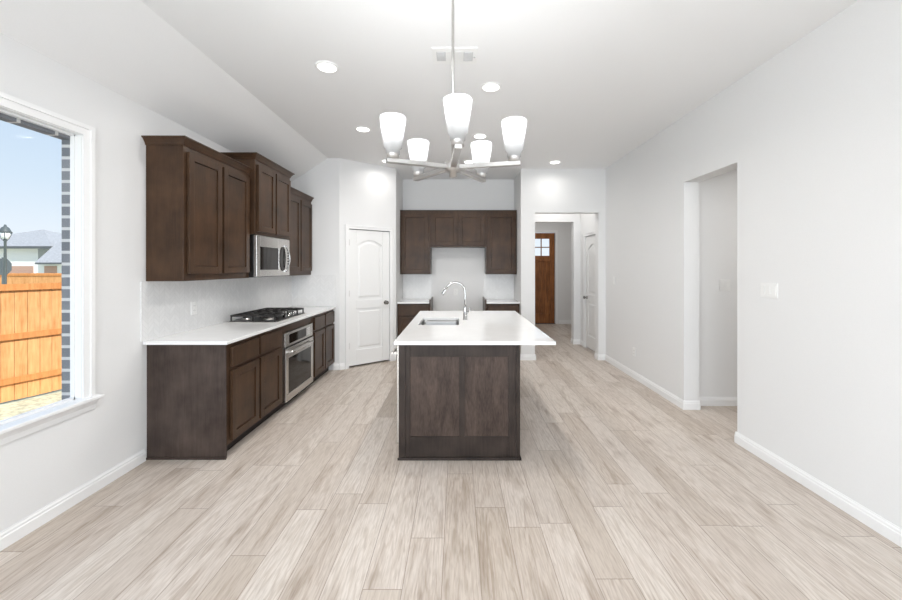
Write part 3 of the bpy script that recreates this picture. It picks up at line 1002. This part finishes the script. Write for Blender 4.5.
tag(obj('worktop', bm, 'quartz', bevel=0.002), 'short white worktop left of the refrigerator gap', 'countertop', 'alcove worktops')
bm = BM(); box(bm, 0.469, AX1-0.002, AB-0.03, AY-0.01, 0.889, 0.915)
tag(obj('worktop', bm, 'quartz', bevel=0.002), 'short white worktop right of the refrigerator gap', 'countertop', 'alcove worktops')
bm = BM(); box(bm, AX0+0.002, -0.457, AY-0.009, AY-0.001, 0.916, 1.358)
tag(obj('backsplash', bm, 'tile', origin=False), 'white tile backsplash left of the refrigerator gap', 'backsplash', 'alcove backsplashes')
bm = BM(); box(bm, 0.469, AX1-0.002, AY-0.009, AY-0.001, 0.916, 1.358)
tag(obj('backsplash', bm, 'tile', origin=False), 'white tile backsplash right of the refrigerator gap', 'backsplash', 'alcove backsplashes')

# ------------------------------------------------------------------ island
IX0, IX1, IY0, IY1 = -0.452, 0.478, 2.90, 4.80
isl = thing('kitchen_island', 'dark stained kitchen island with recessed panels on its near end', 'kitchen island', ((IX0+IX1)/2, (IY0+IY1)/2, 0))
bm = BM()
DW0, DW1 = 2.925, 3.525      # dishwasher bay on the left side
SX0, SX1, SY0, SY1 = -0.385, 0.015, 3.66, 4.18
# carcass with a bay for the dishwasher and a well for the sink
box(bm, 0.13, IX1, IY0, IY1, 0.0, 0.888)
box(bm, IX0+0.02, 0.13, IY0, DW0-0.004, 0.0, 0.888)
box(bm, IX0+0.02, 0.13, DW1+0.004, IY1, 0.10, 0.60)
box(bm, IX0+0.08, 0.13, DW1+0.004, IY1, 0.0, 0.10)
box(bm, IX0+0.02, SX0-0.03, DW1+0.004, IY1, 0.60, 0.888)
box(bm, SX0-0.03, 0.13, DW1+0.004, SY0-0.03, 0.60, 0.888)
box(bm, SX0-0.03, 0.13, SY1+0.03, IY1, 0.60, 0.888)
obj('carcass', bm, 'cab', isl)
# near end: frame, two recessed oak panels, corner posts, shoe
bm = BM()
e0 = IY0-0.014
box(bm, IX0, IX0+0.05, e0-0.006, IY0, 0.0, 0.888)
box(bm, IX0+0.05, IX0+0.088, e0, IY0, 0.0, 0.888)
box(bm, IX1-0.028, IX1, e0-0.006, IY0, 0.0, 0.888)
box(bm, IX1-0.088, IX1-0.028, e0, IY0, 0.0, 0.888)
box(bm, IX0+0.088, IX1-0.088, e0, IY0, 0.0, 0.175)
box(bm, IX0+0.088, IX1-0.088, e0, IY0, 0.79, 0.888)
xm = 0.035
box(bm, xm-0.022, xm+0.022, e0, IY0, 0.175, 0.79)
obj('end_frame', bm, 'island', isl, bevel=0.0015)
for (a, b) in ((IX0+0.088, xm-0.022), (xm+0.022, IX1-0.088)):
    bm = BM(); box(bm, a, b, IY0-0.006, IY0, 0.175, 0.79)
    obj('recessed_panel', bm, 'oak', isl)
bm = BM()
box(bm, IX0-0.008, IX1+0.012, e0-0.018, e0-0.006, 0.0, 0.018)
box(bm, IX1, IX1+0.012, e0-0.018, IY1, 0.0, 0.018)
obj('shoe_moulding', bm, 'island', isl, bevel=0.003)
obj_right = BM()
box(obj_right, IX1, IX1+0.006, IY0, IY1, 0.018, 0.10); box(obj_right, IX1, IX1+0.006, IY0, IY1, 0.80, 0.888)
for y in (IY0, 3.5, 4.12, IY1-0.06): box(obj_right, IX1, IX1+0.006, y, y+0.06, 0.10, 0.80)
obj('side_frame', obj_right, 'cab', isl)
# doors on the left (sink) side
for (a, b) in ((3.56, 3.93), (3.95, 4.32), (4.36, 4.77)):
    bm = BM()
    st_ = 0.058; X = IX0+0.001
    box(bm, X, X+0.019, a, a+st_, 0.12, 0.69); box(bm, X, X+0.019, b-st_, b, 0.12, 0.69)
    box(bm, X, X+0.019, a+st_, b-st_, 0.12, 0.178); box(bm, X, X+0.019, a+st_, b-st_, 0.632, 0.69)
    box(bm, X+0.01, X+0.019, a+st_, b-st_, 0.178, 0.632)
    obj('door', bm, 'cab', isl, bevel=0.0015)
    bm = BM(); box(bm, X, X+0.019, a, b, 0.715, 0.865)
    obj('drawer', bm, 'cab', isl, bevel=0.003)
# dishwasher in the island
dw = thing('dishwasher', 'stainless steel dishwasher in the left side of the island', 'dishwasher', (-0.17, (DW0+DW1)/2, 0.0))
bm = BM(); box(bm, IX0+0.022, 0.12, DW0+0.004, DW1-0.004, 0.02, 0.87)
obj('body', bm, 'black', dw)
bm = BM(); box(bm, IX0-0.022, IX0+0.02, DW0, DW1, 0.10, 0.872)
dd = obj('door', bm, 'steel', dw, bevel=0.004)
bm = BM(); tube(bm, [(IX0-0.062, DW0+0.03, 0.80), (IX0-0.062, DW1-0.03, 0.80)], 0.010, 10)
for y in (DW0+0.05, DW1-0.05): box(bm, IX0-0.06, IX0-0.02, y-0.007, y+0.007, 0.793, 0.807)
obj('handle', bm, 'steel', dd)
bm = BM(); box(bm, IX0+0.06, IX0+0.07, DW0+0.004, DW1-0.004, 0.0, 0.10)
obj('toe_kick', bm, 'kick', dw)
# island worktop with sink cut-out
TX0, TX1, TY0, TY1 = -0.484, 0.747, 2.845, 4.86
bm = BM()
z0, z1 = 0.889, 0.915
outer = [(TX0, TY0), (TX1, TY0), (TX1, TY1), (TX0, TY1)]
R_ = 0.045
inner = []
for (cx, cy, a0) in ((SX1-R_, SY0+R_, -90), (SX1-R_, SY1-R_, 0), (SX0+R_, SY1-R_, 90), (SX0+R_, SY0+R_, 180)):
    for k in range(7):
        a = math.radians(a0+15*k); inner.append((cx+R_*math.cos(a), cy+R_*math.sin(a)))
def ring_faces(bm, outer, inner, z, flip=False):
    vo = [bm.verts.new((x, y, z)) for x, y in outer]; vi = [bm.verts.new((x, y, z)) for x, y in inner]
    n = len(inner)//4
    # inner corner k belongs with outer corner order: (x1,y0),(x1,y1),(x0,y1),(x0,y0)
    oc = [vo[1], vo[2], vo[3], vo[0]]
    fs = []
    for c in range(4):
        seg = vi[c*n:(c+1)*n]
        for i in range(n-1): fs.append(bm.faces.new((oc[c], seg[i+1], seg[i])))
        nxt = vi[((c+1) % 4)*n]
        fs.append(bm.faces.new((oc[c], oc[(c+1) % 4], nxt, seg[-1])))
    return vo, vi
vo0, vi0 = ring_faces(bm, outer, inner, z0)
vo1, vi1 = ring_faces(bm, outer, inner, z1)
for i in range(4): bm.faces.new((vo0[i], vo0[(i+1) % 4], vo1[(i+1) % 4], vo1[i]))
for i in range(len(vi0)): bm.faces.new((vi0[i], vi0[(i+1) % len(vi0)], vi1[(i+1) % len(vi0)], vi1[i]))
bmesh.ops.recalc_face_normals(bm, faces=bm.faces[:])
tag(obj('worktop', bm, 'quartz', bevel=0.002), 'white quartz worktop with overhang on the kitchen island', 'countertop')
# sink
sk = thing('sink', 'undermount stainless steel sink set in the island worktop', 'sink', ((SX0+SX1)/2, (SY0+SY1)/2, 0.67))
bm = BM()
def rr(m, z, R):
    pts = []
    for (cx, cy, a0) in ((SX1-m-R, SY0+m+R, -90), (SX1-m-R, SY1-m-R, 0), (SX0+m+R, SY1-m-R, 90), (SX0+m+R, SY0+m+R, 180)):
        for k in range(7):
            a = math.radians(a0+15*k); pts.append(bm.verts.new((cx+R*math.cos(a), cy+R*math.sin(a), z)))
    return pts
rings = [rr(-0.02, 0.8875, 0.05), rr(-0.003, 0.8875, 0.045), rr(0.0, 0.86, 0.045), rr(0.008, 0.70, 0.05), rr(0.035, 0.68, 0.05)]
for i in range(len(rings)-1):
    n = len(rings[i])
    for k in range(n):
        f = bm.faces.new((rings[i][k], rings[i][(k+1) % n], rings[i+1][(k+1) % n], rings[i+1][k])); f.smooth = i > 0
bm.faces.new(rings[-1])
bmesh.ops.recalc_face_normals(bm, faces=bm.faces[:])
for f in bm.faces: f.normal_flip()
so = obj('basin', bm, 'basin', sk)
md = so.modifiers.new('solid', 'SOLIDIFY'); md.thickness = 0.0015
bm = BM(); lathe(bm, [(0.042, 0), (0.042, 0.002), (0.03, 0.003), (0.028, 0.0015)], ((SX0+SX1)/2, (SY0+SY1)/2, 0.6805), 'z', 20)
obj('drain', bm, 'chrome', sk)
# faucet
fx, fy, fz = 0.082, 4.03, 0.9155
fa = thing('faucet', 'tall chrome gooseneck kitchen faucet beside the island sink', 'faucet', (fx, fy, fz))
bm = BM()
lathe(bm, [(0.026, 0), (0.026, 0.006), (0.020, 0.010), (0.019, 0.11), (0.016, 0.14), (0.013, 0.15)], (fx, fy, fz), 'z', 20)
obj('base', bm, 'chrome', fa)
pts = [(fx, fy, fz+0.145), (fx, fy, fz+0.22), (fx, fy, fz+0.28)]
R1 = 0.105
for k in range(1, 13):
    a = PI*k/13*0.93
    pts.append((fx-R1+R1*math.cos(a), fy, fz+0.295+R1*math.sin(a)))
bm = BM(); tube(bm, pts, 0.0115, 14)
neck = obj('spout', bm, 'chrome', fa)
pe = Vector(pts[-1]); dv = (Vector(pts[-1])-Vector(pts[-2])).normalized()
bm = BM(); tube(bm, [pe, pe+dv*0.02, pe+dv*0.07, pe+dv*0.085], [0.013, 0.016, 0.018, 0.015], 14)
obj('spray_head', bm, 'chrome', fa)
bm = BM(); tube(bm, [(fx+0.01, fy, fz+0.075), (fx+0.035, fy, fz+0.078)], 0.012, 12)
tube(bm, [(fx+0.03, fy-0.0, fz+0.078), (fx+0.045, fy-0.02, fz+0.11), (fx+0.05, fy-0.03, fz+0.14)], 0.005, 8)
obj('lever_handle', bm, 'chrome', fa)

# ------------------------------------------------------------------ chandelier
CX, CY = -0.021, 1.73
ZA = 1.940
ch = thing('chandelier', 'brushed nickel five-arm chandelier with frosted glass shades hanging from the ceiling', 'chandelier', (CX, CY, ZC))
bm = BM(); lathe(bm, [(0.065, -0.0), (0.065, -0.012), (0.055, -0.022), (0.012, -0.03)], (CX, CY, ZC), 'z', 24)
obj('canopy', bm, 'nickel', ch)
bm = BM(); lathe(bm, [(0.0065, ZA+0.03-ZC), (0.0065, -0.028)], (CX, CY, ZC), 'z', 12)
obj('rod', bm, 'nickel', ch)
bm = BM(); lathe(bm, [(0.006, -0.048), (0.017, -0.044), (0.017, -0.022), (0.036, -0.020), (0.036, 0.024), (0.012, 0.030)], (CX, CY, ZA), 'z', 24)
obj('hub', bm, 'nickel', ch)
RA = 0.28
for k in range(5):
    a = math.radians(-90+4.5+72*k)
    c, s = math.cos(a), math.sin(a)
    def P(r, t, z): return (CX+c*r-s*t, CY+s*r+c*t, ZA+z)
    bm = BM()
    vv = [bm.verts.new(P(*q)) for q in ((0.03, -0.014, -0.009), (0.03, 0.014, -0.009), (RA+0.028, 0.014, -0.009), (RA+0.028, -0.014, -0.009),
                                        (0.03, -0.014, 0.009), (0.03, 0.014, 0.009), (RA+0.028, 0.014, 0.009), (RA+0.028, -0.014, 0.009))]
    for f in ((0, 3, 2, 1), (4, 5, 6, 7), (0, 1, 5, 4), (1, 2, 6, 5), (2, 3, 7, 6), (3, 0, 4, 7)): bm.faces.new([vv[i] for i in f])
    bmesh.ops.recalc_face_normals(bm, faces=bm.faces[:])
    arm = obj('arm', bm, 'nickel', ch, bevel=0.0015)
    ctr = P(RA, 0, 0)
    bm = BM(); lathe(bm, [(0.0255, 0.0085), (0.0255, 0.050), (0.020, 0.054), (0.016, 0.060)], ctr, 'z', 20)
    obj('socket', bm, 'satin', arm)
    bm = BM()
    lathe(bm, [(0.0262, 0.030), (0.0295, 0.031), (0.0300, 0.050), (0.0385, 0.056), (0.0570, 0.186), (0.055, 0.189), (0.0545, 0.186), (0.036, 0.060), (0.0262, 0.054)], ctr, 'z', 32, cap=False)
    sh = obj('lamp_shade', bm, 'shade', ch)
    bm = BM(); lathe(bm, [(0.010, 0.05), (0.012, 0.062), (0.022, 0.085), (0.024, 0.105), (0.017, 0.125), (0.004, 0.132)], ctr, 'z', 16)
    obj('bulb', bm, 'bulb', sh)
    light('chandelier_lamp', 'POINT', (ctr[0], ctr[1], ctr[2]+0.155), (0, 0, 0), 4.0, (0.95, 0.98, 1.0), 0.02)

# ------------------------------------------------------------------ recessed downlights
DL = [(-1.023, 2.94, 'recessed ceiling downlight near the sloped ceiling, left of the chandelier'),
      (0.292, 3.267, 'recessed ceiling downlight right of the chandelier rod, beyond the air vent'),
      (-1.073, 4.26, 'recessed ceiling downlight above the aisle between the oven and island'),
      (0.27, 4.487, 'recessed ceiling downlight seen just above the right rear chandelier shade'),
      (-1.04, 5.54, 'recessed ceiling downlight in front of the pantry door'),
      (0.17, 5.58, 'recessed ceiling downlight in front of the refrigerator alcove'),
      (1.456, 5.60, 'recessed ceiling downlight in front of the hallway opening')]
def make_dl(x, y, label):
    t = thing('ceiling_downlight', label, 'ceiling light', (x, y, ZC), 0, 'recessed downlights')
    bm = BM(); lathe(bm, [(0.092, 0.0), (0.092, -0.004), (0.080, -0.009), (0.070, -0.007), (0.068, -0.001)], (0, 0, 0), 'z', 32, cap=False)
    obj('trim_ring', bm, 'plate', t, local=True)
    bm = BM(); lathe(bm, [(0.070, -0.0015), (0.070, -0.006), (0.035, -0.008)], (0, 0, 0), 'z', 32)
    obj('lens', bm, 'lens', t, local=True)
    return t
dl0 = None
for (x, y, lb) in DL:
    if dl0 is None: dl0 = make_dl(x, y, lb)
    else: dup(dl0, (x, y, ZC), lb)
    light('downlight_lamp', 'AREA', (x, y, ZC-0.012), (0, 0, 0), (2.0 if y > 5 else 9.0), (1.0, 0.97, 0.93), 0.13, spread=160)

# ------------------------------------------------------------------ ceiling register
vt = thing('air_vent', 'white rectangular ceiling air register with two grey louvre squares', 'air vent', (-0.02, 2.78, ZC))
bm = BM(); box(bm, -0.185, 0.145, 2.675, 2.885, ZC-0.008, ZC); 
obj('frame', bm, 'plate', vt, bevel=0.003)
for x0 in (-0.155, 0.045):
    bm = BM()
    box(bm, x0, x0+0.068, 2.72, 2.84, ZC-0.009, ZC-0.0075)
    for k in range(7): box(bm, x0+0.004, x0+0.064, 2.724+k*0.0165, 2.732+k*0.0165, ZC-0.013, ZC-0.009)
    obj('louvre', bm, 'grey_plastic', vt)
bm = BM()
for k in range(10): box(bm, -0.075+k*0.0115, -0.069+k*0.0115, 2.715, 2.845, ZC-0.012, ZC-0.008)
obj('centre_slats', bm, 'plate', vt)
bm = BM(); box(bm, 0.118, 0.130, 2.772, 2.784, ZC-0.018, ZC-0.008)
obj('damper_lever', bm, 'grey_plastic', vt)

# ------------------------------------------------------------------ switches and outlets (local: plate in x/z, front toward -y)
def wall_plate(kind, label, loc, rotz, w, h, n, group=None):
    t = thing(kind, label, 'light switch' if kind == 'light_switch' else 'outlet', loc, rotz, group)
    bm = BM(); box(bm, -w/2, w/2, -0.006, 0, -h/2, h/2)
    obj('cover_plate', bm, 'plate', t, local=True, bevel=0.002)
    for k in range(n):
        x = -w/2 + w*(k+0.5)/n
        if kind == 'light_switch':
            bm = BM(); box(bm, x-0.016, x+0.016, -0.010, -0.006, -0.033, 0.033)
            obj('rocker', bm, 'plate', t, local=True, bevel=0.002)
        else:
            for z in (-0.02, 0.02):
                bm = BM(); box(bm, x-0.017, x+0.017, -0.008, -0.006, z-0.014, z+0.014)
                r_ = obj('socket', bm, 'plate', t, local=True, bevel=0.002)
                bm = BM(); box(bm, x-0.008, x-0.006, -0.0085, -0.0079, z-0.004, z+0.006); box(bm, x+0.006, x+0.008, -0.0085, -0.0079, z-0.004, z+0.006)
                obj('slot', bm, 'hole', r_, local=True)
    return t
RR = -PI/2   # facing -X
LL = PI/2    # facing +X
wall_plate('light_switch', 'white three-gang rocker switch plate on the near right wall', (XR, 2.835, 1.305), RR, 0.155, 0.115, 3)
wall_plate('light_switch', 'white single switch plate at the far end of the right wall', (XR, 5.64, 1.28), RR, 0.072, 0.115, 1)
wall_plate('light_switch', 'white double switch plate on the wall inside the side hall', (2.86, 4.015, 1.29), 0, 0.115, 0.118, 2)
wall_plate('power_outlet', 'white outlet low on the right wall above the baseboard', (XR, 5.0, 0.35), RR, 0.072, 0.115, 1)
wall_plate('power_outlet', 'white outlet set in the tile backsplash over the left worktop', (XL+0.009, 3.39, 1.11), LL, 0.072, 0.115, 1)
wall_plate('power_outlet', 'white outlet on the bare wall inside the refrigerator gap', (-0.035, AY, 1.035), 0, 0.072, 0.115, 1)

# ------------------------------------------------------------------ outside: ground, fences, lamp post, sign, houses
GZ = -0.62
bm = BM(); box(bm, -80, XL-0.14, -30, 80, GZ-0.2, GZ)
struct(obj('ground', bm, 'grass', origin=False))
F0 = Vector((-6.95, 5.7)); fd = Vector((0.38, 1.0)).normalized(); fn = Vector((fd.y, -fd.x))
def fbox(bm, s0, s1, n0, n1, z0, z1, o=F0, d_=fd, n_=fn):
    pts = [o+d_*s0+n_*n0, o+d_*s1+n_*n0, o+d_*s1+n_*n1, o+d_*s0+n_*n1]
    prism(bm, [(p.x, p.y) for p in pts], lambda a, b: (a, b, z0), lambda a, b: (a, b, z1))
fe = thing('wooden_fence', 'orange cedar privacy fence with horizontal rails outside the window', 'fence', (F0.x, F0.y, GZ))
bm = BM()
s = -6.0
while s < 8.0:
    w = 0.138; dz = random.uniform(-0.006, 0.006)
    fbox(bm, s, s+w, -0.018-random.uniform(0, 0.004), 0.0, GZ+0.03+random.uniform(0, 0.02), GZ+1.80+dz)
    s += 0.143
obj('pickets', bm, 'fence', fe)
for (a, b) in ((1.74, 1.84), (0.98, 1.07), (0.30, 0.39)):
    bm = BM(); fbox(bm, -6.0, 8.0, 0.0, 0.04, GZ+a, GZ+b)
    obj('rail', bm, 'fence_rail', fe)
ff = thing('wooden_fence', 'lighter cedar fence farther off behind the lamp post', 'fence', (-22, 19, GZ))
bm = BM()
x = -30.0
while x < -6:
    box(bm, x, x+0.138, 19.0, 19.02, GZ+0.03, 1.18+random.uniform(-0.01, 0.01)); x += 0.142
obj('pickets', bm, 'fence', ff)
bm = BM(); box(bm, -30, -6, 18.96, 19.0, 1.05, 1.13); box(bm, -30, -6, 18.96, 19.0, 0.2, 0.29)
obj('rail', bm, 'fence_rail', ff)
# street lamp
lx, ly = (5.2-457.5)/375*16, 16.0
lp = thing('street_lamp', 'dark metal lamp post with lantern head beyond the fence', 'street lamp', (lx, ly, GZ))
bm = BM(); lathe(bm, [(0.16, 0), (0.16, 0.15), (0.07, 0.4), (0.055, 0.5), (0.042, 3.2), (0.08, 3.25), (0.06, 3.3)], (lx, ly, GZ), 'z', 12)
obj('post', bm, 'post', lp)
bm = BM(); lathe(bm, [(0.10, 3.30), (0.19, 3.58)], (lx, ly, GZ), 'z', 8)
obj('lantern_glass', bm, 'lampglass', lp)
bm = BM(); lathe(bm, [(0.21, 3.58), (0.18, 3.64), (0.12, 3.78), (0.05, 3.84), (0.03, 3.92)], (lx, ly, GZ), 'z', 12)
obj('lantern_cap', bm, 'post', lp)
bm = BM()
for k in range(4):
    a = PI/4+k*PI/2
    tube(bm, [(lx+0.09*math.cos(a), ly+0.09*math.sin(a), GZ+3.28), (lx+0.20*math.cos(a), ly+0.20*math.sin(a), GZ+3.6)], 0.014, 6)
obj('lantern_frame', bm, 'post', lp)
# sign back
sx, sy = (3.5-457.5)/375*18, 18.0
sg = thing('road_sign', 'grey back of an octagonal road sign behind the lamp post', 'sign', (sx, sy, GZ))
bm = BM()
pts = [(sx+0.43*math.cos(PI/8+k*PI/4), 1.50+0.43*math.sin(PI/8+k*PI/4)) for k in range(8)]
prism(bm, pts, lambda u, v: (u, sy, v), lambda u, v: (u, sy-0.01, v))
obj('sign_plate', bm, 'signback', sg)
bm = BM(); box(bm, sx-0.03, sx+0.03, sy-0.05, sy-0.011, GZ, 1.95)
obj('sign_post', bm, 'signback', sg)
# houses
def px(x, Y): return (x-457.5)/375*Y
def pz(y, Y): return 1.48-(y-267.2)/375*Y
h1 = thing('house', 'white house with a grey hip roof, beyond the fences', 'house', (-40, 36, GZ), 0, 'houses beyond the fence')
Y = 34.0
xa, xb = px(-60, Y), px(38, Y)
bm = BM(); box(bm, xa, xb, Y, Y+9, GZ, pz(247, Y)); obj('wall', bm, 'stucco', h1)
bm = BM(); box(bm, xa, xb-0.4, Y-0.06, Y, GZ, pz(266, Y)); obj('brick_skirt', bm, 'redbrick', h1)
bm = BM()
ev = pz(246.5, Y); rz = pz(229.5, Y+4.5)
x0, x1, y0, y1 = xa-0.6, px(51, Y-0.6), Y-0.6, Y+9.6
v = [bm.verts.new(p) for p in ((x0, y0, ev), (x1, y0, ev), (x1, y1, ev), (x0, y1, ev), (x0+5, Y+4.5, rz), (px(43, Y+4.5), Y+4.5, rz))]
for f in ((0, 1, 5, 4), (1, 2, 5), (2, 3, 4, 5), (3, 0, 4), (0, 3, 2, 1)): bm.faces.new([v[i] for i in f])
bmesh.ops.recalc_face_normals(bm, faces=bm.faces[:])
obj('roof', bm, 'roof', h1)
bm = BM(); box(bm, x0, x1, y0-0.02, y0+0.02, ev-0.22, ev); obj('fascia', bm, 'fascia', h1)
h2 = thing('house', 'low garage wing with a sloping grey roof beside the brick window edge', 'house', (-33, 32, GZ), 0, 'houses beyond the fence')
Y = 31.0
bm = BM(); box(bm, px(38, Y), px(120, Y), Y, Y+7, GZ, pz(263, Y)); obj('wall', bm, 'stucco', h2)
bm = BM(); box(bm, px(40, Y)+0.4, px(57, Y), Y-0.05, Y, GZ, pz(266, Y)); obj('garage_door', bm, 'redbrick', h2)
bm = BM()
ev = pz(262.5, Y-0.5); x0, x1, y0, y1 = px(35, Y-.5), px(125, Y-.5), Y-0.5, Y+9
rz = pz(238, Y+4)
v = [bm.verts.new(p) for p in ((x0, y0, ev), (x1, y0, ev), (x1, y1, ev), (x0, y1, ev), (px(62, Y+4), Y+4, rz), (x1-4, Y+4, rz))]
for f in ((0, 1, 5, 4), (1, 2, 5), (2, 3, 4, 5), (3, 0, 4), (0, 3, 2, 1)): bm.faces.new([v[i] for i in f])
bmesh.ops.recalc_face_normals(bm, faces=bm.faces[:])
obj('roof', bm, 'roof', h2)
bm = BM(); box(bm, x0, x1, y0-0.02, y0+0.02, ev-0.15, ev); obj('fascia', bm, 'fascia', h2)
